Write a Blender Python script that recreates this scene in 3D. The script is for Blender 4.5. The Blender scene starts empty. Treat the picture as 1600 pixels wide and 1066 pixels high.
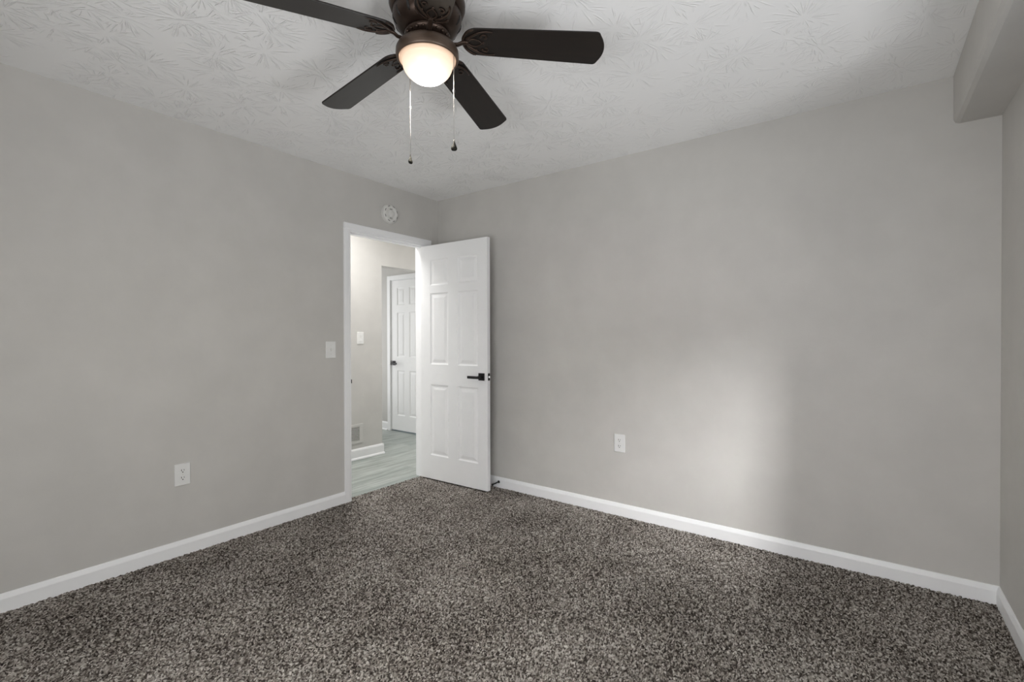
import bpy, bmesh, math, random
import numpy as np
from mathutils import Vector, Matrix

S = bpy.context.scene
COL = S.collection
rad = math.radians
PI = math.pi

# ------------------------------------------------------------------ camera
W, YR, H = 3.5726, -3.75, 2.44          # right wall, rear wall, ceiling
cam_d = bpy.data.cameras.new('camera')
cam = bpy.data.objects.new('camera', cam_d)
COL.objects.link(cam)
cam_d.sensor_fit = 'HORIZONTAL'
cam_d.sensor_width = 36.0
cam_d.lens = 36.0 * 744.37 / 1600.0
cam_d.clip_start = 0.02
yaw, pitch, roll = 0.63863, -0.00759, -0.00238
fv = Vector((-math.sin(yaw) * math.cos(pitch), math.cos(yaw) * math.cos(pitch), math.sin(pitch)))
rv = Vector((math.cos(yaw), math.sin(yaw), 0))
uv = rv.cross(fv)
r2 = rv * math.cos(roll) + uv * math.sin(roll)
u2 = -rv * math.sin(roll) + uv * math.cos(roll)
M = Matrix((r2, u2, -fv)).transposed().to_4x4()
M.translation = Vector((3.0819, -3.0417, 1.2169))
cam.matrix_world = M
S.camera = cam

# ------------------------------------------------------------------ world, daylight, exposure
S.view_settings.view_transform = 'Standard'
S.view_settings.look = 'None'
S.view_settings.gamma = 1.0
S.view_settings.use_curve_mapping = False
S.view_settings.exposure = -0.02
S.cycles.max_bounces = 24
S.cycles.diffuse_bounces = 20
world = bpy.data.worlds.new('sky')
S.world = world
world.use_nodes = True
bgn = world.node_tree.nodes['Background']
bgn.inputs[0].default_value = (0.62, 0.72, 0.85, 1)
bgn.inputs[1].default_value = 0.4


def area(name, loc, target, sx, sy, watts, color, spread=180.0):
    d = bpy.data.lights.new(name, 'AREA')
    d.shape = 'RECTANGLE'
    d.size, d.size_y = sx, sy
    d.energy = watts
    d.color = color
    d.spread = rad(spread)
    o = bpy.data.objects.new(name, d)
    COL.objects.link(o)
    o.location = loc
    o.rotation_euler = (Vector(target) - Vector(loc)).to_track_quat('-Z', 'Y').to_euler()
    return o


WIN1 = (-2.40, -0.70, 0.85, 2.02)       # side window: y0, y1, z0, z1
WIN2 = (1.60, 3.40, 0.40, 1.60)         # unseen rear window, added to let in fill light: x0, x1, z0, z1
area('daylight_side_window', (W + 0.10, -1.55, 1.435), (0.0, -1.55, 0.9), 1.62, 1.15, 1.0, (0.97, 0.98, 1.0))
area('rear_fill_light', (2.5, YR - 0.10, 1.0), (1.7, 0, 1.0), 1.7, 1.1, 39, (0.985, 0.99, 1.0))  # fill lamp in the added rear opening
area('daylight_bounce_from_ground', (4.9, -1.83, 0.30), (0.4, -1.85, 2.44), 1.0, 0.8, 16.0, (0.98, 0.985, 1.0), 98)
area('daylight_beam', (4.6, -1.545, 1.9), (2.28, 0, 0.33), 0.20, 0.20, 2.75, (1.0, 1.0, 1.0), 31)
area('hall_ceiling_light', (-0.44, -0.60, 2.41), (-0.44, -0.60, 0), 0.50, 0.50, 18, (1.0, 0.985, 0.965))
area('hall_end_fill', (-0.57, 1.02, 1.25), (-0.62, -1.0, 1.15), 0.8, 1.8, 4.5, (1.0, 0.99, 0.975))  # added fill lamp against the far end wall, no window there
area('hall_near_fill', (-0.56, -1.66, 1.25), (-0.62, 0, 1.2), 0.8, 1.8, 4.8, (1.0, 0.99, 0.975))  # added fill lamp at the near end, evens out the hall wall
area('landing_fill_light', (-2.74, 0.40, 1.20), (-1.3, 0.62, 1.15), 0.7, 1.9, 12.5, (0.98, 0.99, 1.0))  # added side lamp to light the landing door evenly, no window behind it


# ------------------------------------------------------------------ materials
class NT:
    def __init__(self, name):
        self.m = bpy.data.materials.new(name)
        self.m.use_nodes = True
        self.t = self.m.node_tree
        self.t.nodes.clear()
        self.out = self.t.nodes.new('ShaderNodeOutputMaterial')
        self.b = self.t.nodes.new('ShaderNodeBsdfPrincipled')
        self.t.links.new(self.b.outputs[0], self.out.inputs[0])

    def n(self, kind, inputs=None, **props):
        nd = self.t.nodes.new('ShaderNode' + kind)
        for k, v in props.items():
            setattr(nd, k, v)
        for k, v in (inputs or {}).items():
            self.put(nd.inputs[k], v)
        return nd

    def put(self, sock, v):
        if isinstance(v, bpy.types.NodeSocket):
            self.t.links.new(v, sock)
        else:
            sock.default_value = v

    def math(self, op, a, b=0.0, c=None):
        ins = {0: a, 1: b}
        if c is not None:
            ins[2] = c
        return self.n('Math', ins, operation=op).outputs[0]

    def vmath(self, op, a, b=(0, 0, 0)):
        return self.n('VectorMath', {0: a, 1: b}, operation=op).outputs[0]

    def ramp(self, fac, stops, interp='LINEAR'):
        r = self.n('ValToRGB', {0: fac})
        cr = r.color_ramp
        cr.interpolation = interp
        while len(cr.elements) < len(stops):
            cr.elements.new(0.5)
        for e, (p, c) in zip(cr.elements, stops):
            e.position = p
            e.color = c if len(c) == 4 else (*c, 1)
        return r.outputs[0]

    def coords(self, which='Object'):
        return self.n('TexCoord').outputs[which]

    def bump(self, h, strength=0.3, dist=0.002):
        bn = self.n('Bump', {'Height': h, 'Strength': strength, 'Distance': dist})
        self.put(self.b.inputs['Normal'], bn.outputs[0])


def plain(name, col, rough=0.5, metal=0.0, spec=0.5, noise=0.0, scale=30.0):
    k = NT(name)
    k.put(k.b.inputs['Roughness'], rough)
    k.put(k.b.inputs['Metallic'], metal)
    k.put(k.b.inputs['Specular IOR Level'], spec)
    if noise:
        nz = k.n('TexNoise', {'Vector': k.coords(), 'Scale': scale, 'Detail': 3.0})
        lo = tuple(c * (1 - noise) for c in col)
        hi = tuple(min(1, c * (1 + noise)) for c in col)
        k.put(k.b.inputs['Base Color'], k.ramp(nz.outputs[0], [(0.3, lo), (0.7, hi)]))
    else:
        k.put(k.b.inputs['Base Color'], (*col, 1))
    return k.m


def wall_paint(name, col):
    k = NT(name)
    co = k.coords()
    nz = k.n('TexNoise', {'Vector': co, 'Scale': 3.5, 'Detail': 4.0, 'Roughness': 0.6})
    a = tuple(c * 0.965 for c in col)
    b = tuple(c * 1.03 for c in col)
    k.put(k.b.inputs['Base Color'], k.ramp(nz.outputs[0], [(0.35, a), (0.68, b)]))
    k.put(k.b.inputs['Roughness'], 0.62)
    k.put(k.b.inputs['Specular IOR Level'], 0.3)
    fine = k.n('TexNoise', {'Vector': co, 'Scale': 160.0, 'Detail': 2.0})
    k.bump(fine.outputs[0], 0.12, 0.001)
    return k.m


def ceiling_paint():
    """white paint over brush-stomped plaster: fans of thin ridges round scattered centres"""
    k = NT('stomped_ceiling')
    k.put(k.b.inputs['Base Color'], (0.91, 0.91, 0.906, 1))
    k.put(k.b.inputs['Roughness'], 0.7)
    k.put(k.b.inputs['Specular IOR Level'], 0.25)
    co = k.coords()
    total = None
    for off, sc in (((0, 0, 0), 3.6), ((5.3, 2.1, 0), 4.4)):
        p = k.vmath('ADD', co, off)
        vo = k.n('TexVoronoi', {'Vector': p, 'Scale': sc, 'Randomness': 0.9}, voronoi_dimensions='2D')
        d = k.vmath('SUBTRACT', p, vo.outputs['Position'])
        sx = k.n('SeparateXYZ', {0: d})
        ang = k.math('ARCTAN2', sx.outputs[1], sx.outputs[0])
        rr = k.math('SQRT', k.math('ADD', k.math('MULTIPLY', sx.outputs[0], sx.outputs[0]),
                                   k.math('MULTIPLY', sx.outputs[1], sx.outputs[1])))
        cs = k.n('SeparateColor', {0: vo.outputs['Color']})
        v = k.n('CombineXYZ', {0: k.math('MULTIPLY', ang, 8.0), 1: k.math('MULTIPLY', rr, 9.0),
                               2: k.math('MULTIPLY', cs.outputs[0], 40.0)})
        nz = k.n('TexNoise', {'Vector': v.outputs[0], 'Scale': 1.0, 'Detail': 1.5})
        ridge = k.ramp(nz.outputs[0], [(0.57, (0, 0, 0)), (0.64, (1, 1, 1))])
        m_in = k.ramp(rr, [(0.018, (0, 0, 0)), (0.04, (1, 1, 1)), (0.10, (1, 1, 1)), (0.15, (0, 0, 0))])
        h = k.math('MULTIPLY', ridge, m_in)
        total = h if total is None else k.math('MAXIMUM', total, h)
    px = k.n('SeparateXYZ', {0: co}).outputs[0]
    lay = k.n('MapRange', {0: px, 1: 2.3, 2: 0.9, 3: 0.42, 4: 1.0}, interpolation_type='SMOOTHSTEP').outputs[0]   # ridge relief stronger towards the left wall, weaker towards the right
    k.bump(k.math('MULTIPLY', total, lay), 0.7, 0.005)
    return k.m


def carpet_mat():
    k = NT('twist_carpet')
    co = k.coords()
    wob = k.n('TexNoise', {'Vector': co, 'Scale': 60.0, 'Detail': 1.0})
    p = k.vmath('ADD', co, k.vmath('MULTIPLY', wob.outputs['Color'], (0.007, 0.007, 0.0)))
    st = k.vmath('MULTIPLY', p, (1.0, 0.72, 1.0))
    vo = k.n('TexVoronoi', {'Vector': st, 'Scale': 210.0}, voronoi_dimensions='2D')
    cs = k.n('SeparateColor', {0: vo.outputs['Color']})
    big = k.n('TexNoise', {'Vector': co, 'Scale': 2.6, 'Detail': 3.0, 'Roughness': 0.55})
    fac = k.math('ADD', cs.outputs[0], k.math('MULTIPLY', k.math('SUBTRACT', big.outputs[0], 0.5), 0.55))
    c = k.ramp(fac, [(0.0, (0.026, 0.021, 0.018)), (0.27, (0.085, 0.072, 0.062)), (0.52, (0.21, 0.188, 0.167)),
                     (0.80, (0.36, 0.332, 0.302)), (1.0, (0.54, 0.51, 0.47))])
    k.put(k.b.inputs['Base Color'], c)
    k.put(k.b.inputs['Roughness'], 0.95)
    k.put(k.b.inputs['Specular IOR Level'], 0.05)
    return k.m


def plank_mat():
    k = NT('grey_vinyl_planks')
    co = k.coords()
    rot = k.n('Mapping', {'Vector': co, 'Rotation': (0, 0, rad(90))})
    br = k.n('TexBrick', {'Vector': rot.outputs[0], 'Color1': (0.33, 0.365, 0.35, 1), 'Color2': (0.44, 0.47, 0.45, 1),
                          'Mortar': (0.30, 0.32, 0.30, 1), 'Scale': 1.0, 'Mortar Size': 0.0012, 'Bias': 0.0,
                          'Brick Width': 1.2, 'Row Height': 0.15})
    st = k.n('Mapping', {'Vector': co, 'Scale': (22.0, 2.0, 1.0)})
    nz = k.n('TexNoise', {'Vector': st.outputs[0], 'Scale': 1.0, 'Detail': 5.0, 'Roughness': 0.65})
    g = k.ramp(nz.outputs[0], [(0.34, (0.62, 0.64, 0.62)), (0.66, (1.22, 1.22, 1.21))])
    mm = k.t.nodes.new('ShaderNodeMix')
    mm.data_type = 'RGBA'
    mm.blend_type = 'MULTIPLY'
    mm.inputs[0].default_value = 1.0
    k.put(mm.inputs[6], br.outputs[0])
    k.put(mm.inputs[7], g)
    k.put(k.b.inputs['Base Color'], mm.outputs[2])
    k.put(k.b.inputs['Roughness'], 0.42)
    k.bump(nz.outputs[0], 0.08, 0.001)
    return k.m


def glass_mat():
    """frosted opal bowl lit by the bulb inside it: hottest low in the bowl, warm and dimmer towards the rim"""
    k = NT('lit_opal_glass')
    co = k.coords()
    d = k.n('VectorMath', {0: co, 1: (0.004, -0.004, -0.066)}, operation='DISTANCE').outputs['Value']
    c = k.ramp(k.math('DIVIDE', d, 0.125), [(0.0, (1.0, 0.93, 0.80)), (0.46, (1.0, 0.95, 0.86)), (0.62, (1.0, 0.84, 0.67)), (0.83, (1.0, 0.76, 0.55)), (0.90, (0.92, 0.62, 0.41)), (0.98, (0.50, 0.28, 0.17))])
    t = k.math('MAXIMUM', k.math('SUBTRACT', 1.0, k.math('DIVIDE', d, 0.060)), 0.0)
    u = k.math('MAXIMUM', k.math('SUBTRACT', 1.0, k.math('DIVIDE', d, 0.112)), 0.0)
    s = k.math('ADD', k.math('MULTIPLY', k.math('MULTIPLY', t, t), 2300.0), k.math('MULTIPLY_ADD', u, 0.95, 0.80))
    k.put(k.b.inputs['Base Color'], (0.30, 0.27, 0.23, 1))
    k.put(k.b.inputs['Roughness'], 0.35)
    k.put(k.b.inputs['Emission Color'], c)
    k.put(k.b.inputs['Emission Strength'], s)
    return k.m


def blade_mat():
    k = NT('espresso_blade')
    st = k.n('Mapping', {'Vector': k.coords(), 'Scale': (4.0, 60.0, 60.0)})
    nz = k.n('TexNoise', {'Vector': st.outputs[0], 'Scale': 1.0, 'Detail': 4.0})
    k.put(k.b.inputs['Base Color'], k.ramp(nz.outputs[0], [(0.3, (0.010, 0.008, 0.007)), (0.7, (0.015, 0.011, 0.009))]))
    k.put(k.b.inputs['Roughness'], 0.36)
    k.put(k.b.inputs['Specular IOR Level'], 0.38)
    return k.m


M_wall = wall_paint('greige_wall_paint', (0.575, 0.562, 0.538))
M_hall = wall_paint('pale_hall_paint', (0.60, 0.588, 0.568))
M_ceil = ceiling_paint()
M_trim = plain('white_trim_paint', (0.905, 0.91, 0.92), 0.38, noise=0.01, scale=8)
M_door = plain('white_door_paint', (0.90, 0.905, 0.91), 0.42, noise=0.01, scale=6)
M_carpet = carpet_mat()
M_plank = plank_mat()
M_bronze = plain('dark_bronze_metal', (0.048, 0.031, 0.023), 0.36, 0.7, noise=0.15, scale=25)
M_bronze2 = plain('lamplit_bronze_fitter', (0.085, 0.058, 0.042), 0.42, 0.4, noise=0.12, scale=25)  # bronze coloured lighter and warmer to carry the lamp's glow
M_pull = plain('dark_wood_pull', (0.012, 0.011, 0.008), 0.6, 0.0, 0.15, noise=0.1)
M_slot = plain('dark_slot', (0.012, 0.010, 0.009), 0.7, noise=0.1)
M_black = plain('matte_black_metal', (0.012, 0.012, 0.013), 0.38, 0.4, noise=0.1)
M_steel = plain('bright_steel', (0.42, 0.42, 0.41), 0.35, 1.0, noise=0.03)
M_chain = plain('pale_chain_metal', (0.34, 0.33, 0.31), 0.5, 0.2, noise=0.05)
M_plastic = plain('white_plastic', (0.80, 0.80, 0.79), 0.35, noise=0.01)
M_plastic2 = plain('off_white_plastic', (0.72, 0.715, 0.69), 0.45, noise=0.02)
M_vent = plain('painted_vent_metal', (0.62, 0.61, 0.59), 0.5, noise=0.01)
M_grille = plain('grey_slot', (0.16, 0.155, 0.15), 0.7, noise=0.05)
M_glass = glass_mat()
M_blade = blade_mat()
M_frame = plain('white_window_frame', (0.8, 0.8, 0.8), 0.4, noise=0.01)


# ------------------------------------------------------------------ mesh helpers
def box(bm, x0, x1, y0, y1, z0, z1, mi=0):
    v = [bm.verts.new((x, y, z)) for x in (x0, x1) for y in (y0, y1) for z in (z0, z1)]
    for a in ((0, 1, 3, 2), (4, 6, 7, 5), (0, 4, 5, 1), (2, 3, 7, 6), (0, 2, 6, 4), (1, 5, 7, 3)):
        bm.faces.new([v[i] for i in a]).material_index = mi
    return v


def lathe(bm, prof, n=48, mi=0, c=(0, 0), a0=0.0):
    """spin (r, z) points round the z axis; r=0 ends close with a fan"""
    rings = []
    for r, z in prof:
        if r < 1e-6:
            rings.append([bm.verts.new((c[0], c[1], z))])
        else:
            rings.append([bm.verts.new((c[0] + r * math.cos(a0 + 2 * PI * i / n), c[1] + r * math.sin(a0 + 2 * PI * i / n), z)) for i in range(n)])
    for A, B in zip(rings, rings[1:]):
        for i in range(n):
            j = (i + 1) % n
            if len(A) == 1 and len(B) == 1:
                continue
            if len(A) == 1:
                f = bm.faces.new((A[0], B[j], B[i]))
            elif len(B) == 1:
                f = bm.faces.new((A[i], A[j], B[0]))
            else:
                f = bm.faces.new((A[i], A[j], B[j], B[i]))
            f.material_index = mi
            f.smooth = True


def tube(bm, pts, radii, n=8, flat=1.0, up=(0, 0, 1), mi=0):
    """sweep a circle (flattened along `up` by `flat`) along pts"""
    pts = [Vector(p) for p in pts]
    if not hasattr(radii, '__len__'):
        radii = [radii] * len(pts)
    rings = []
    for i, p in enumerate(pts):
        t = (pts[min(i + 1, len(pts) - 1)] - pts[max(i - 1, 0)]).normalized()
        u = Vector(up)
        if abs(t.dot(u)) > 0.98:
            u = Vector((1, 0, 0))
        s = t.cross(u).normalized()
        w = s.cross(t).normalized()
        rings.append([bm.verts.new(p + radii[i] * (math.cos(2 * PI * k / n) * s + flat * math.sin(2 * PI * k / n) * w)) for k in range(n)])
    for A, B in zip(rings, rings[1:]):
        for k in range(n):
            f = bm.faces.new((A[k], A[(k + 1) % n], B[(k + 1) % n], B[k]))
            f.smooth = True
            f.material_index = mi
    bm.faces.new(rings[0][::-1]).material_index = mi
    bm.faces.new(rings[-1]).material_index = mi


def prism(bm, poly, axis, a, b, mi=0):
    """extrude a closed 2D polygon along axis (0 x, 1 y, 2 z) from a to b; poly gives the other two coordinates in order"""
    def P(q, t):
        c = list(q)
        c.insert(axis, t)
        return bm.verts.new(c)
    A = [P(q, a) for q in poly]
    B = [P(q, b) for q in poly]
    n = len(poly)
    for i in range(n):
        bm.faces.new((A[i], A[(i + 1) % n], B[(i + 1) % n], B[i])).material_index = mi
    bm.faces.new(A[::-1]).material_index = mi
    bm.faces.new(B).material_index = mi


def obj(name, bm, mat, parent=None, bevel=0.0, smooth_all=False, segs=2):
    bmesh.ops.recalc_face_normals(bm, faces=bm.faces)
    me = bpy.data.meshes.new(name)
    bm.to_mesh(me)
    bm.free()
    for m in (mat if isinstance(mat, (list, tuple)) else [mat]):
        me.materials.append(m)
    if smooth_all:
        me.polygons.foreach_set('use_smooth', [True] * len(me.polygons))
    o = bpy.data.objects.new(name, me)
    COL.objects.link(o)
    o.parent = parent
    if bevel:
        b = o.modifiers.new('edge', 'BEVEL')
        b.width = bevel
        b.segments = segs
        b.limit_method = 'ANGLE'
        b.angle_limit = rad(40)
    return o


def struct(name, bm, mat, parent=None, bevel=0.0):
    o = obj(name, bm, mat, parent, bevel)
    if parent is None:
        o['kind'] = 'structure'
    return o


def thing(name, label, cat, loc=(0, 0, 0), rot=(0, 0, 0), group=None):
    o = bpy.data.objects.new(name, None)
    o.empty_display_size = 0.05
    COL.objects.link(o)
    o.location = loc
    o.rotation_euler = rot
    o['label'] = label
    o['category'] = cat
    if group:
        o['group'] = group
    return o


def BM():
    return bmesh.new()


# ------------------------------------------------------------------ room shell
T = 0.12
OY0, OY1, OZ = -0.908, -0.155, 2.010    # clear door opening in the left wall
JT = 0.018                              # jamb board thickness

bm = BM()                                # left wall, with the doorway, running on past the corner along the hall
box(bm, -T, 0, YR - T, OY0 - JT, -0.02, H)
box(bm, -T, 0, OY1 + JT, 0.0, -0.02, H)
box(bm, -T, 0, OY0 - JT, OY1 + JT, OZ + JT, H)
struct('wall_left', bm, M_wall)

bm = BM()
box(bm, -T, W + T + 0.1, 0, T, -0.02, H)
struct('wall_back', bm, M_wall)

bm = BM()                                # right wall with the side window
y0, y1, z0, z1 = WIN1
box(bm, W, W + T, YR - T, y0, -0.02, H)
box(bm, W, W + T, y1, 0.0, -0.02, H)
box(bm, W, W + T, y0, y1, -0.02, z0)
box(bm, W, W + T, y0, y1, z1, H)
struct('wall_right', bm, M_wall)

bm = BM()                                # rear wall with the added opening for fill light
x0, x1, z0, z1 = WIN2
box(bm, 0, x0, YR - T, YR, -0.02, H)
box(bm, x1, W, YR - T, YR, -0.02, H)
box(bm, x0, x1, YR - T, YR, -0.02, z0)
box(bm, x0, x1, YR - T, YR, z1, H)
struct('wall_rear', bm, M_wall)

bm = BM()
box(bm, -T, W + T, YR - T, T, H, H + 0.1)
struct('ceiling', bm, M_ceil)

bm = BM()                                # boxed soffit along the right wall
box(bm, 3.41, W + 0.05, YR - 0.05, 0.05, 2.212, H + 0.05)
o = struct('ceiling_soffit', bm, M_wall, bevel=0.022)

for nm, (a0, a1, z0, z1), ax in (('window_1', WIN1, 1), ('fill_window', WIN2, 0)):  # the second one is unseen, added for fill light
    bm = BM()
    t = 0.035
    for (p0, p1, q0, q1) in ((a0, a1, z0, z0 + t), (a0, a1, z1 - t, z1), (a0, a0 + t, z0 + t, z1 - t), (a1 - t, a1, z0 + t, z1 - t)):
        if ax == 1:
            box(bm, W + 0.005, W + 0.055, p0, p1, q0, q1)
        else:
            box(bm, p0, p1, YR - 0.055, YR - 0.005, q0, q1)
    struct(nm, bm, M_frame)


# carpet: a dense pile of tufts, running through the doorway to the vinyl
def carpet():
    rng = np.random.default_rng(7)
    V, F = [], []
    base = 0

    def patch(xa, xb, ya, yb, step, amp):
        nonlocal base
        nx = int((xb - xa) / step) + 1
        ny = int((yb - ya) / step) + 1
        gx, gy = np.meshgrid(np.linspace(xa, xb, nx), np.linspace(ya, yb, ny), indexing='ij')
        j = 0.3 * step if amp else 0
        X = gx + rng.uniform(-j, j, gx.shape)
        Y = gy + rng.uniform(-j, j, gx.shape)
        Z = rng.uniform(-amp, amp * 0.8, gx.shape) if amp else np.full(gx.shape, -0.004)
        X[0, :], X[-1, :], Y[:, 0], Y[:, -1] = xa, xb, ya, yb
        V.append(np.stack([X, Y, Z], -1).reshape(-1, 3))
        idx = base + np.arange(nx * ny).reshape(nx, ny)
        F.append(np.stack([idx[:-1, :-1], idx[1:, :-1], idx[1:, 1:], idx[:-1, 1:]], -1).reshape(-1, 4))
        base += nx * ny
    patch(0.0, W, -2.92, 0.0, 0.0056, 0.0055)
    patch(-0.055, 0.0, OY0, OY1, 0.0056, 0.0055)
    patch(0.0, W, YR, -2.92, 0.2, 0)
    v = np.concatenate(V).astype(np.float32)
    f = np.concatenate(F).astype(np.int32)
    me = bpy.data.meshes.new('floor')
    me.vertices.add(len(v))
    me.vertices.foreach_set('co', v.ravel())
    me.loops.add(f.size)
    me.loops.foreach_set('vertex_index', f.ravel())
    me.polygons.add(len(f))
    me.polygons.foreach_set('loop_start', np.arange(0, f.size, 4, dtype=np.int32))
    me.polygons.foreach_set('use_smooth', np.ones(len(f), dtype=bool))
    me.update(calc_edges=True)
    me.materials.append(M_carpet)
    o = bpy.data.objects.new('floor', me)
    COL.objects.link(o)
    o['kind'] = 'structure'


carpet()

# ------------------------------------------------------------------ baseboards and door trim
BT, BH = 0.013, 0.0835
prof = [(0, -0.015), (BT, -0.015), (BT, 0.060), (BT * 0.86, 0.066), (BT * 0.45, BH - 0.002), (BT * 0.3, BH), (0, BH)]


def baseboard(name, axis, wallpos, sign, a, b, pr=prof):
    bm = BM()
    prism(bm, [(wallpos + sign * t, z) for t, z in pr], axis, a, b)
    return struct(name, bm, M_trim)


CW = 0.054                               # casing width
baseboard('baseboard_left', 1, 0.0, 1, YR, OY0 - 0.004 - CW)
baseboard('baseboard_back', 0, 0.0, -1, 0.0, W)
baseboard('baseboard_right', 1, W, -1, YR, -BT * 0.5)
baseboard('baseboard_rear', 0, YR, 1, 0.0, W)


def casing_bm(face, sgn, y0, y1, ztop, zb=-0.01):
    """flat casing with an eased outer edge round an opening in an x=const wall, mitred look"""
    bm = BM()
    g = 0.004
    th = 0.016
    def leg(ya, yb, outer_low):
        o, i = (ya, yb) if outer_low else (yb, ya)
        s = 1 if outer_low else -1
        poly = [(face, o), (face + sgn * th * 0.85, o), (face + sgn * th, o + s * 0.006), (face + sgn * th * 0.9, i - s * 0.016),
                (face + sgn * th * 0.62, i - s * 0.008), (face + sgn * th * 0.62, i), (face, i)]
        prism(bm, poly, 2, zb, ztop + g)
    leg(y0 - g - CW, y0 - g, True)
    leg(y1 + g, y1 + g + CW, False)
    zo, zi = ztop + g + CW, ztop + g
    poly = [(face, zo), (face + sgn * th * 0.85, zo), (face + sgn * th, zo - 0.006), (face + sgn * th * 0.9, zi + 0.016),
            (face + sgn * th * 0.62, zi + 0.008), (face + sgn * th * 0.62, zi), (face, zi)]
    A = [bm.verts.new((a, y0 - g - CW, b)) for a, b in poly]
    B = [bm.verts.new((a, y1 + g + CW, b)) for a, b in poly]
    n = len(poly)
    for k in range(n):
        bm.faces.new((A[k], A[(k + 1) % n], B[(k + 1) % n], B[k]))
    bm.faces.new(A[::-1])
    bm.faces.new(B)
    return bm


struct('trim_1', casing_bm(0.0, 1, OY0, OY1, OZ), M_trim)            # room-side casing
struct('trim_2', casing_bm(-T, -1, OY0, OY1, OZ), M_trim)            # hall-side casing
bm = BM()                                                            # jambs and stops
box(bm, -T, 0.0, OY0 - JT, OY0, -0.012, OZ + JT)
box(bm, -T, 0.0, OY1, OY1 + JT, -0.012, OZ + JT)
box(bm, -T, 0.0, OY0, OY1, OZ, OZ + JT)
box(bm, -0.075, -0.040, OY0, OY0 + 0.010, -0.012, OZ)
box(bm, -0.075, -0.040, OY1 - 0.010, OY1, -0.012, OZ)
box(bm, -0.075, -0.040, OY0 + 0.010, OY1 - 0.010, OZ - 0.010, OZ)
jamb = struct('trim_3', bm, M_trim, bevel=0.0015)
bm = BM()
box(bm, -0.034, -0.002, OY0, OY0 + 0.0022, 0.862, 0.922)
box(bm, -0.004, 0.0115, OY0 - 0.0005, OY0 + 0.0022, 0.878, 0.906)
obj('strike_plate', bm, M_black, jamb)['label'] = 'black strike plate on the latch side jamb'


# ------------------------------------------------------------------ panel doors
RINGS = [(0.0, 0.0), (0.009, -0.0065), (0.015, -0.0075), (0.020, -0.0070), (0.042, -0.0015)]


def panel_door_bm(Wd, z0, z1, cols, rows, th):
    """moulded six panel slab; local x along the width, faces at y=0 and y=th, both panelled"""
    bm = BM()
    xs = sorted({0.0, Wd, *[c for p in cols for c in p]})
    zs = sorted({z0, z1, *[c for p in rows for c in p]})
    for yf, s in ((0.0, -1), (th, 1)):
        for xa, xb in zip(xs, xs[1:]):
            for za, zb in zip(zs, zs[1:]):
                isp = (xa, xb) in cols and (za, zb) in rows
                rings = RINGS if isp else RINGS[:1]
                prev = None
                for ins, dep in rings:
                    y = yf + s * dep
                    q = [bm.verts.new(c) for c in ((xa + ins, y, za + ins), (xb - ins, y, za + ins), (xb - ins, y, zb - ins), (xa + ins, y, zb - ins))]
                    if prev:
                        for k in range(4):
                            bm.faces.new((prev[k], prev[(k + 1) % 4], q[(k + 1) % 4], q[k]))
                    prev = q
                bm.faces.new(prev)
    for xa, xb in zip(xs, xs[1:]):
        for z in (z0, z1):
            bm.faces.new([bm.verts.new(c) for c in ((xa, 0, z), (xb, 0, z), (xb, th, z), (xa, th, z))])
    for za, zb in zip(zs, zs[1:]):
        for x in (0.0, Wd):
            bm.faces.new([bm.verts.new(c) for c in ((x, 0, za), (x, 0, zb), (x, th, zb), (x, th, za))])
    bmesh.ops.remove_doubles(bm, verts=bm.verts, dist=1e-5)
    return bm


def lever_handle(parent, x, z, direction, length, yface=0.0, th=0.035, back=True):
    """square rosette, neck and flat lever on the y=yface side (towards -y)"""
    bm = BM()
    box(bm, x - 0.029, x + 0.029, yface - 0.008, yface + 0.0005, z - 0.029, z + 0.029)
    h = obj('door_handle', bm, M_black, parent, bevel=0.0015)
    h['label'] = 'black square lever handle'
    bm = BM()
    tube(bm, [(x, yface - 0.006, z), (x, yface - 0.045, z)], 0.0105, 16)
    xa, xb = sorted((x - direction * 0.012, x + direction * length))
    box(bm, xa, xb, yface - 0.052, yface - 0.041, z - 0.0150, z + 0.0060)
    obj('lever', bm, M_black, h, bevel=0.002)
    if back:
        bm = BM()
        box(bm, x - 0.029, x + 0.029, th - 0.0005, th + 0.008, z - 0.029, z + 0.029)
        tube(bm, [(x, th + 0.006, z), (x, th + 0.045, z)], 0.0105, 16)
        box(bm, xa, xb, th + 0.041, th + 0.052, z - 0.0095, z + 0.0095)
        obj('door_handle', bm, M_black, parent, bevel=0.0015)['label'] = 'black square lever handle'


DW = 0.7285
bm = panel_door_bm(DW, 0.012, 2.002, [(0.113, 0.318), (0.425, 0.634)], [(0.216, 0.818), (0.990, 1.594), (1.660, 1.876)], 0.035)
door1 = struct('door_1', bm, M_door, bevel=0.0012)
door1.location = (-0.013, -0.198, 0)
door1.rotation_euler = (0, 0, rad(1.73))
door1['label'] = 'white six panel bedroom door standing open beside the back wall'
lever_handle(door1, 0.672, 0.907, -1, 0.108)
bm = BM()
box(bm, DW - 0.0005, DW + 0.0018, 0.006, 0.029, 0.879, 0.936)
lp = obj('latch_plate', bm, M_black, door1, bevel=0.004)
lp['label'] = 'black latch plate on the door edge'
bm = BM()
prism(bm, [(DW + 0.001, 0.012), (DW + 0.011, 0.018), (DW + 0.011, 0.023), (DW + 0.001, 0.023)], 2, 0.899, 0.915)
obj('latch_bolt', bm, M_steel, lp, bevel=0.001)
for z in (0.25, 1.05, 1.80):
    bm = BM()
    tube(bm, [(-0.002, 0.0395, z - 0.045), (-0.002, 0.0395, z + 0.045)], 0.005, 12)
    obj('hinge', bm, M_black, door1)

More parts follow.
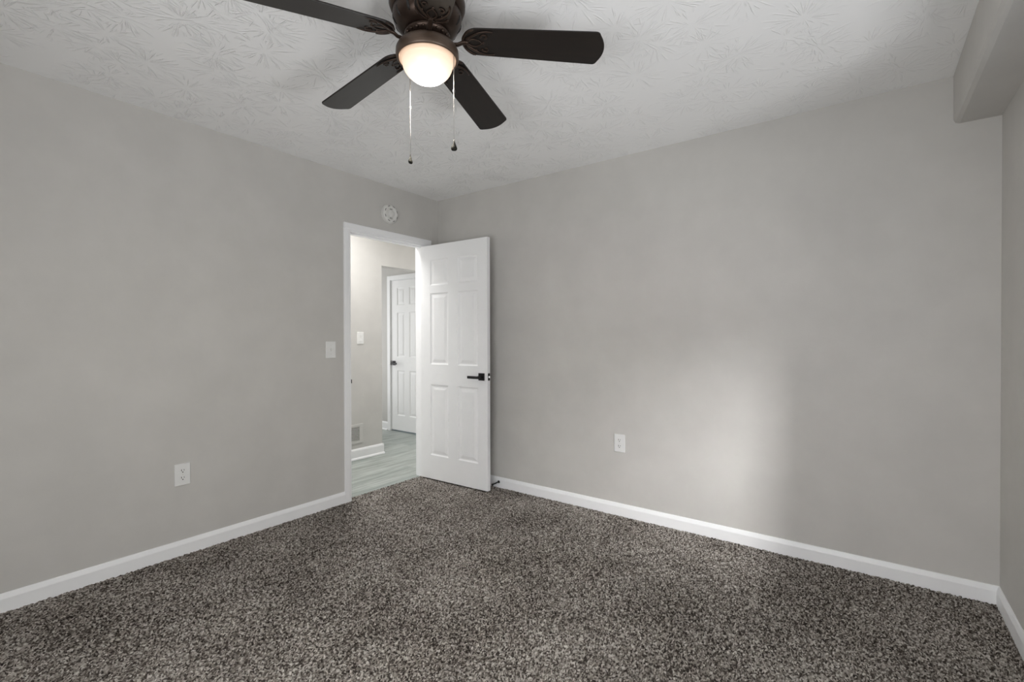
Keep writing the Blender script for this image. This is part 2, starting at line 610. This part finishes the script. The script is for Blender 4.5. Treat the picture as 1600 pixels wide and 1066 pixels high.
# ------------------------------------------------------------------ hall and landing beyond the doorway
HX, HC, HD = -1.02, 0.178, 1.045        # hall far wall, its free corner, landing door wall
FZ = -0.006
bm = BM()
box(bm, -2.8, -0.0585, -1.7, 1.3, FZ - 0.05, FZ)
struct('floor_hall', bm, M_plank)
bm = BM()
box(bm, -2.8, -T, -1.7, 1.3, H, H + 0.1)
struct('ceiling_hall', bm, plain('flat_white_ceiling', (0.8, 0.8, 0.79), 0.7, noise=0.01))
HEAD = 1.978
bm = BM()
box(bm, HX - T, HX, -1.7, HC, FZ - 0.02, H)
box(bm, HX - T, HX, HC, HD, HEAD, H)
struct('wall_hall', bm, M_hall)
bm = BM()
box(bm, -2.8, -T, -1.7 - T, -1.7, FZ - 0.02, H)
struct('wall_hall_end', bm, M_hall)
bm = BM()
box(bm, -T, -T + 0.02, T, HD, FZ - 0.02, H)
struct('wall_hall_side', bm, M_hall)
D2X0, D2W, D2Z = -1.932, 0.61, 1.962
bm = BM()
g = 0.022
box(bm, -2.8, D2X0 - g, HD, HD + T, FZ - 0.02, H)
box(bm, D2X0 + D2W + g, -T + 0.02, HD, HD + T, FZ - 0.02, H)
box(bm, D2X0 - g, D2X0 + D2W + g, HD, HD + T, D2Z + g, H)
struct('wall_landing', bm, M_hall)
bm = BM()
box(bm, -2.8 - T, -2.8, -1.7, HD + T, FZ - 0.02, H)
box(bm, -2.8, HX - T, -0.25, -0.25 + T, FZ - 0.02, H)
struct('wall_landing_side', bm, M_hall)

bm = BM()                                # landing door casing, jamb
c2 = 0.058
for xa, xb, za, zb in ((D2X0 - 0.008 - c2, D2X0 - 0.008, FZ, D2Z + 0.008 + c2), (D2X0 + D2W + 0.008, D2X0 + D2W + 0.008 + c2, FZ, D2Z + 0.008 + c2),
                       (D2X0 - 0.008, D2X0 + D2W + 0.008, D2Z + 0.008, D2Z + 0.008 + c2)):
    box(bm, xa, xb, HD - 0.014, HD, za, zb)
for xa, xb, za, zb in ((D2X0 - g, D2X0 - 0.003, FZ, D2Z + g), (D2X0 + D2W + 0.003, D2X0 + D2W + g, FZ, D2Z + g), (D2X0 - 0.003, D2X0 + D2W + 0.003, D2Z + 0.003, D2Z + g)):
    box(bm, xa, xb, HD, HD + T, za, zb)
struct('trim_4', bm, M_trim, bevel=0.002)
bm = panel_door_bm(D2W, 0.012, D2Z, [(0.115, 0.262), (0.348, 0.495)], [(0.205, 0.790), (0.965, 1.545), (1.64, 1.865)], 0.035)
door2 = struct('door_2', bm, M_door, bevel=0.001)
door2.location = (D2X0, HD + 0.004, 0)
door2['label'] = 'white six panel door closed at the end of the landing'
lever_handle(door2, 0.050, 0.885, 1, 0.105, back=False)
bm = BM()
box(bm, D2X0 - 0.012, D2X0 - 0.001, HD - 0.0015, HD + 0.02, 0.855, 0.915)
obj('strike_plate', bm, M_black, bpy.data.objects['trim_4'])

hp = [(0, FZ), (0.026, FZ), (0.026, FZ + 0.006), (0.021, FZ + 0.015), (0.013, FZ + 0.020), (0.013, 0.082), (0.009, 0.094), (0.004, 0.102), (0, 0.102)]
bm = BM()
prism(bm, [(HX + t, z) for t, z in hp], 1, -1.7, HC + 0.013)
prism(bm, [(HC + t * 0.999, z) for t, z in hp], 0, HX - T, HX + 0.0125)
struct('baseboard_hall', bm, M_trim)
bm = BM()
prism(bm, [(HD - t, z) for t, z in hp], 0, -2.8, D2X0 - 0.008 - c2)
struct('baseboard_landing', bm, M_trim)

# ------------------------------------------------------------------ wall plates
# built facing +x with local y along the wall, z up, wall surface at x=0


def face_rot(side):
    return {'left': (0, 0, 0), 'back': (0, 0, -PI / 2)}[side]


def plate_part(parent, w, h):
    bm = BM()
    prism(bm, [(-w / 2, -h / 2), (w / 2, -h / 2), (w / 2, h / 2), (-w / 2, h / 2)], 0, -0.001, 0.0062)
    return obj('wall_plate', bm, M_plastic, parent, bevel=0.0028, segs=3)


def screw(parent, z):
    bm = BM()
    tube(bm, [(0.005, 0, z), (0.0072, 0, z)], 0.0032, 14)
    obj('screw', bm, M_plastic2, parent)


def outlet(label, loc, side):
    t = thing('electrical_outlet', label, 'outlet', loc, face_rot(side), 'duplex sockets low on the bedroom walls')
    plate_part(t, 0.0775, 0.121)
    for zc in (0.0205, -0.0205):
        bm = BM()
        n = 20
        poly = []
        for k in range(n):
            a = 2 * PI * k / n
            poly.append((0.0172 * math.cos(a), zc + max(-0.0138, min(0.0138, 0.0172 * math.sin(a)))))
        prism(bm, poly, 0, 0.005, 0.0078)
        r = obj('receptacle', bm, M_plastic, t, bevel=0.0006)
        for ya, yb, za, zb in ((-0.0078, -0.0050, zc - 0.001, zc + 0.0088), (0.0050, 0.0074, zc, zc + 0.0080)):
            bm = BM()
            box(bm, 0.0070, 0.0081, ya, yb, za, zb)
            obj('blade_slot', bm, M_slot, r)
        bm = BM()
        tube(bm, [(0.0070, 0, zc - 0.0072), (0.0081, 0, zc - 0.0072)], 0.0030, 14)
        obj('ground_hole', bm, M_slot, r)
    screw(t, 0.0)
    return t


outlet('white duplex socket low on the grey wall that holds the doorway', (0, -2.002, 0.452), 'left')
outlet('white duplex socket low on the back wall beside the pale patch of daylight', (1.738, 0, 0.494), 'back')

sw = thing('light_switch', 'white single switch plate on the grey bedroom wall beside the door casing', 'switch', (0, -1.0745, 1.1315), face_rot('left'))
plate_part(sw, 0.0770, 0.119)
bm = BM()
box(bm, 0.004, 0.0068, -0.0055, 0.0055, -0.012, 0.012)
obj('toggle_slot', bm, M_plastic2, sw)
bm = BM()
prism(bm, [(0.005, -0.005), (0.0175, 0.0015), (0.0165, 0.0075), (0.005, 0.007)], 1, -0.0042, 0.0042)
obj('toggle', bm, M_plastic, sw, bevel=0.001)
screw(sw, 0.030)
screw(sw, -0.030)

sw = thing('light_switch', 'white rocker switch plate on the pale hall wall seen through the doorway', 'switch', (HX, -0.090, 1.214), face_rot('left'))
plate_part(sw, 0.078, 0.121)
bm = BM()
prism(bm, [(0.004, -0.033), (0.0095, -0.033), (0.0065, 0.0), (0.0105, 0.033), (0.004, 0.033)], 1, -0.0165, 0.0165)
obj('rocker', bm, M_plastic, sw, bevel=0.0008)

# return air register low on the hall wall
vt = thing('floor_register', 'white louvred air vent low on the hall wall above the baseboard', 'vent', (HX, -0.19, 0.252), face_rot('left'))
bm = BM()
w2, h2, i = 0.125, 0.096, 0.026
for ya, yb, za, zb in ((-w2, w2, h2 - i, h2), (-w2, w2, -h2, -h2 + i), (-w2, -w2 + i, -h2 + i, h2 - i), (w2 - i - 0.014, w2, -h2 + i, h2 - i)):
    box(bm, -0.0005, 0.007, ya, yb, za, zb)
obj('vent_frame', bm, M_vent, vt, bevel=0.002)
bm = BM()
box(bm, -0.0005, 0.001, -w2 + i, w2 - i - 0.014, -h2 + i, h2 - i)
obj('vent_cavity', bm, M_slot, vt)
n = 11
for k in range(n):
    z = -h2 + i + (2 * (h2 - i)) * (k + 0.5) / n
    bm = BM()
    prism(bm, [(0.001, z + 0.0042), (0.0055, z + 0.0022), (0.0055, z - 0.0022), (0.001, z - 0.0042)], 1, -w2 + i, w2 - i - 0.014)
    obj('louvre', bm, M_vent, vt)

# smoke detector above the door
sd = thing('smoke_detector', 'round off white smoke detector on the wall above the door casing', 'smoke detector', (0, -0.549, 2.209), (0, PI / 2, 0))
bm = BM()
lathe(bm, [(0, -0.001), (0.077, -0.001), (0.077, 0.007), (0.072, 0.008), (0, 0.008)], 56)
obj('mounting_base', bm, M_plastic2, sd)
bm = BM()
lathe(bm, [(0, 0.008), (0.071, 0.008), (0.0735, 0.012), (0.073, 0.022), (0.066, 0.031), (0.054, 0.035), (0.049, 0.034), (0.046, 0.029), (0.030, 0.029), (0, 0.029)], 56)
cover = obj('cover', bm, M_plastic2, sd)
for k in range(8):
    a = 2 * PI * (k + 0.5) / 8
    pts = []
    for q in range(7):
        b = a + (q - 3) * 0.055
        pts.append((0.0615 * math.cos(b), 0.0615 * math.sin(b), 0.0325))
    bm = BM()
    tube(bm, pts, 0.003, 8)
    obj('air_slot', bm, M_grille, cover)
bm = BM()
lathe(bm, [(0.026, 0.0285), (0.026, 0.034), (0.022, 0.039), (0.012, 0.041), (0, 0.0415)], 40)
obj('test_button', bm, M_plastic2, sd)
for sg in (-1, 1):
    for k in range(4):
        y = -0.0105 + 0.007 * k
        xa, xb = sorted((sg * 0.031, sg * 0.041))
        bm = BM()
        box(bm, xa, xb, y - 0.0014, y + 0.0014, 0.0285, 0.0305)
        obj('grille_slot', bm, M_grille, cover)

# door stop screwed to the back baseboard
ds = thing('door_stop', 'small black rod door stop screwed to the back baseboard beside the door', 'door stop', (0.696, -BT, 0.046))
bm = BM()
lathe(bm, [(0, 0.001), (0.0115, 0.001), (0.0125, -0.004), (0.010, -0.009), (0.005, -0.012), (0, -0.012)], 24)
bmesh.ops.rotate(bm, verts=bm.verts, matrix=Matrix.Rotation(-PI / 2, 3, 'X'), cent=(0, 0, 0))
bmesh.ops.transform(bm, matrix=Matrix.Scale(-1, 4, (0, 1, 0)), verts=bm.verts)
obj('base', bm, M_black, ds)
bm = BM()
tube(bm, [(0, -0.008, 0), (0, -0.070, -0.003)], 0.0054, 12)
obj('rod', bm, M_black, ds)
bm = BM()
tube(bm, [(0, -0.066, -0.003), (0, -0.070, -0.003), (0, -0.082, -0.0035), (0, -0.085, -0.0035)], [0.006, 0.0085, 0.0085, 0.006], 16)
obj('bumper', bm, M_black, ds)

# ------------------------------------------------------------------ ceiling fan
FX, FY = 1.7966, -1.8227
fan = thing('ceiling_fan', 'dark bronze five blade ceiling fan with a lit glass bowl', 'ceiling fan', (FX, FY, H))
# local z measured down from the ceiling
bm = BM()
lathe(bm, [(0, 0.002), (0.128, 0.002), (0.137, -0.004), (0.137, -0.020), (0.132, -0.034), (0.126, -0.040), (0.120, -0.042), (0, -0.042)], 64)
obj('ceiling_plate', bm, M_bronze, fan)
bm = BM()
lathe(bm, [(0, -0.040), (0.119, -0.040), (0.123, -0.046), (0.124, -0.060), (0.121, -0.078), (0.112, -0.094), (0.097, -0.108), (0.082, -0.114), (0.070, -0.115), (0.064, -0.112), (0, -0.112)], 64)
motor = obj('motor_housing', bm, M_bronze, fan)
for k in range(14):
    bm = BM()
    a = 2 * PI * k / 14
    pts = []
    for z, r in ((-0.066, 0.1232), (-0.078, 0.1210), (-0.088, 0.1160), (-0.097, 0.1085)):
        pts.append((r * math.cos(a), r * math.sin(a), z))
    tube(bm, pts, [0.003, 0.0055, 0.0055, 0.003], 8, flat=0.45, up=(math.cos(a), math.sin(a), 0))
    obj('vent_slot', bm, M_slot, motor)
bm = BM()
lathe(bm, [(0, -0.110), (0.062, -0.110), (0.078, -0.116), (0.082, -0.122), (0.080, -0.130), (0.066, -0.136), (0.054, -0.140), (0.050, -0.146), (0.052, -0.150), (0, -0.150)], 56)
hub = obj('blade_hub', bm, M_bronze, fan)
bm = BM()                                 # cast ornament round the hub
for k in range(20):
    a = 2 * PI * k / 20
    c = Vector((0.077 * math.cos(a), 0.077 * math.sin(a), -0.133))
    bmesh.ops.create_icosphere(bm, subdivisions=1, radius=0.0055 if k % 2 else 0.0075, matrix=Matrix.Translation(c))
obj('hub_ornament', bm, M_bronze, hub, smooth_all=True)
# light kit
bm = BM()
lathe(bm, [(0, -0.146), (0.050, -0.146), (0.066, -0.150), (0.090, -0.158), (0.106, -0.169), (0.1125, -0.182), (0.1135, -0.197), (0.1125, -0.206),
           (0.1095, -0.2115), (0.106, -0.213), (0.103, -0.211), (0.102, -0.205), (0, -0.205)], 72)
kit = obj('light_fitter', bm, M_bronze2, fan)
bm = BM()
pr = [(0.1015, 0.008), (0.1020, 0.001), (0.0985, -0.003), (0.0935, -0.005), (0.0912, -0.008)]  # flared lip glows in place of the metal ring's lamplit bevel
for k in range(1, 13):
    a = (PI / 2) * k / 12
    pr.append((0.0912 * math.cos(a), -0.008 - 0.070 * math.sin(a)))
pr[-1] = (0.0, -0.078)
lathe(bm, pr, 72)
bowl = obj('glass_bowl', bm, M_glass, kit)
bowl.location = (0, 0, -0.215)
bowl['label'] = 'frosted glass bowl glowing warm white'


def blade_outline():
    r0, r1 = 0.128, 0.640
    w0, w1 = 0.060, 0.0715
    pts = []
    rc = r0 + w0
    for k in range(17):                   # rounded root
        a = PI / 2 + PI * k / 16
        pts.append((rc + w0 * math.cos(a) * 1.0, w0 * math.sin(a)))
    cr = 0.018                            # tip: shallow arc with eased corners
    xe = r1 - 0.018
    pts.append((xe - cr, -w1))
    for k in range(1, 6):
        a = -PI / 2 + (PI / 2 - 0.3) * k / 5
        pts.append((xe - cr + cr * math.cos(a), -w1 + cr + cr * math.sin(a)))
    for k in range(1, 12):
        y = (-w1 + cr) + 2 * (w1 - cr) * k / 12
        pts.append((r1 - 0.016 * (y / (w1 - cr)) ** 2, y))
    for k in range(5, 0, -1):
        a = -PI / 2 + (PI / 2 - 0.3) * k / 5
        pts.append((xe - cr + cr * math.cos(a), w1 - cr - cr * math.sin(a)))
    pts.append((xe - cr, w1))
    return pts


BZ = 2.305 - H                          # blades droop slightly towards their tips
ph = 6.8718
first = None
for i in range(5):
    a = ph + i * 2 * PI / 5
    if first is None:
        bm = BM()
        prism(bm, blade_outline(), 2, -0.003, 0.003)
        bl = obj('blade', bm, M_blade, fan, bevel=0.0012)
        # iron: arm from the hub, rim round the root and curled scrolls under the blade
        bm = BM()
        rm = []
        for k in range(17):
            b = PI / 2 + 0.25 + (PI - 0.5) * k / 16
            rm.append((0.188 + 0.0575 * math.cos(b), 0.0575 * math.sin(b), -0.0045))
        tube(bm, rm, [0.0025] + [0.0045] * 15 + [0.0025], 8, flat=0.6)
        for s in (-1, 1):
            sc = []
            for k in range(15):           # long curl reaching along the edge
                u = k / 14
                sc.append((0.142 + 0.100 * u, s * (0.012 + 0.040 * math.sin(u * PI * 0.62)), -0.0055 - 0.001 * math.sin(u * PI)))
            tube(bm, sc, [0.006 - 0.0035 * k / 14 for k in range(15)], 8, flat=0.6)
            sc = []
            for k in range(16):           # small spiral at its end
                b = k / 15 * 1.6 * PI
                rr = 0.013 - 0.008 * k / 15
                sc.append((0.207 + rr * math.cos(b + PI) + 0.004, s * (0.026 + rr * math.sin(b)), -0.0055))
            tube(bm, sc, [0.0042 - 0.002 * k / 15 for k in range(16)], 8, flat=0.6)
            sc = []
            for k in range(10):           # inner leaf
                u = k / 9
                sc.append((0.140 + 0.062 * u, s * 0.016 * math.sin(u * PI), -0.0055))
            tube(bm, sc, [0.005 - 0.003 * k / 9 for k in range(10)], 8, flat=0.6)
        iron = obj('blade_iron', bm, M_bronze, bl)
        scr = []
        for x, y in ((0.176, 0.034), (0.176, -0.034), (0.205, 0.0)):
            bm = BM()
            lathe(bm, [(0, -0.0072), (0.003, -0.0068), (0.0045, -0.0050), (0.0045, -0.002)], 14, c=(x, y))
            scr.append(obj('screw', bm, M_bronze, bl))
        bm = BM()
        arm = [(0.056, 0.0, -0.002), (0.078, 0, -0.012), (0.098, 0, -0.018), (0.114, 0, -0.016), (0.127, 0, -0.0085), (0.140, 0, -0.0065), (0.152, 0, -0.0060)]
        tube(bm, arm, [0.012, 0.011, 0.0095, 0.0085, 0.0085, 0.009, 0.006], 12, flat=0.65)
        ia = obj('iron_arm', bm, M_bronze, bl)
        first = (bl, [iron, ia] + scr)
    else:
        bl = first[0].copy()
        COL.objects.link(bl)
        bl.parent = fan
        for c in first[1]:
            q = c.copy()
            COL.objects.link(q)
            q.parent = bl
    bl.location = (0, 0, BZ)
    bl.rotation_mode = 'XYZ'
    bl.rotation_euler = (Matrix.Rotation(a, 3, 'Z') @ Matrix.Rotation(rad(5.1), 3, 'Y') @ Matrix.Rotation(rad(-11.5), 3, 'X')).to_euler()


def pull_chain(ox, oy, ztop, zpend, zbot, zconn, turn, wide):
    bm = BM()
    tube(bm, [(ox, oy, ztop), (ox, oy, zpend)], 0.0013, 8)
    ch = obj('pull_chain', bm, M_chain, fan, smooth_all=True)
    ch['label'] = 'thin pale pull chain'
    bm = BM()
    lathe(bm, [(0, 0.007), (0.002, 0.006), (0.0033, 0.002), (0.0033, -0.002), (0.002, -0.006), (0, -0.007)], 14)
    o = obj('chain_connector', bm, M_chain, ch)
    o.location = (ox, oy, zconn)
    bm = BM()
    h = zpend - zbot
    lathe(bm, [(0, h), (0.0022, h), (0.0024, h * 0.86), (0.0030, h * 0.80), (0.0055, h * 0.60), (0.0088, h * 0.40), (0.0108, h * 0.24), (0.0104, h * 0.12), (0.0075, h * 0.03), (0, 0.0)], 28)
    bmesh.ops.scale(bm, vec=(wide, 0.6, 1), verts=bm.verts)
    o = obj('pendant', bm, M_pull, ch)
    o.location = (ox, oy, zbot)
    o.rotation_euler = (0, 0, turn)
    o['label'] = 'black teardrop pull'


pull_chain(-0.099, 0.004, -0.208, 1.909 - H, 1.875 - H, 2.085 - H, yaw + 1.15, 1.0)
pull_chain(0.0975, 0.035, -0.185, 1.926 - H, 1.887 - H, 2.10 - H, yaw, 1.02)
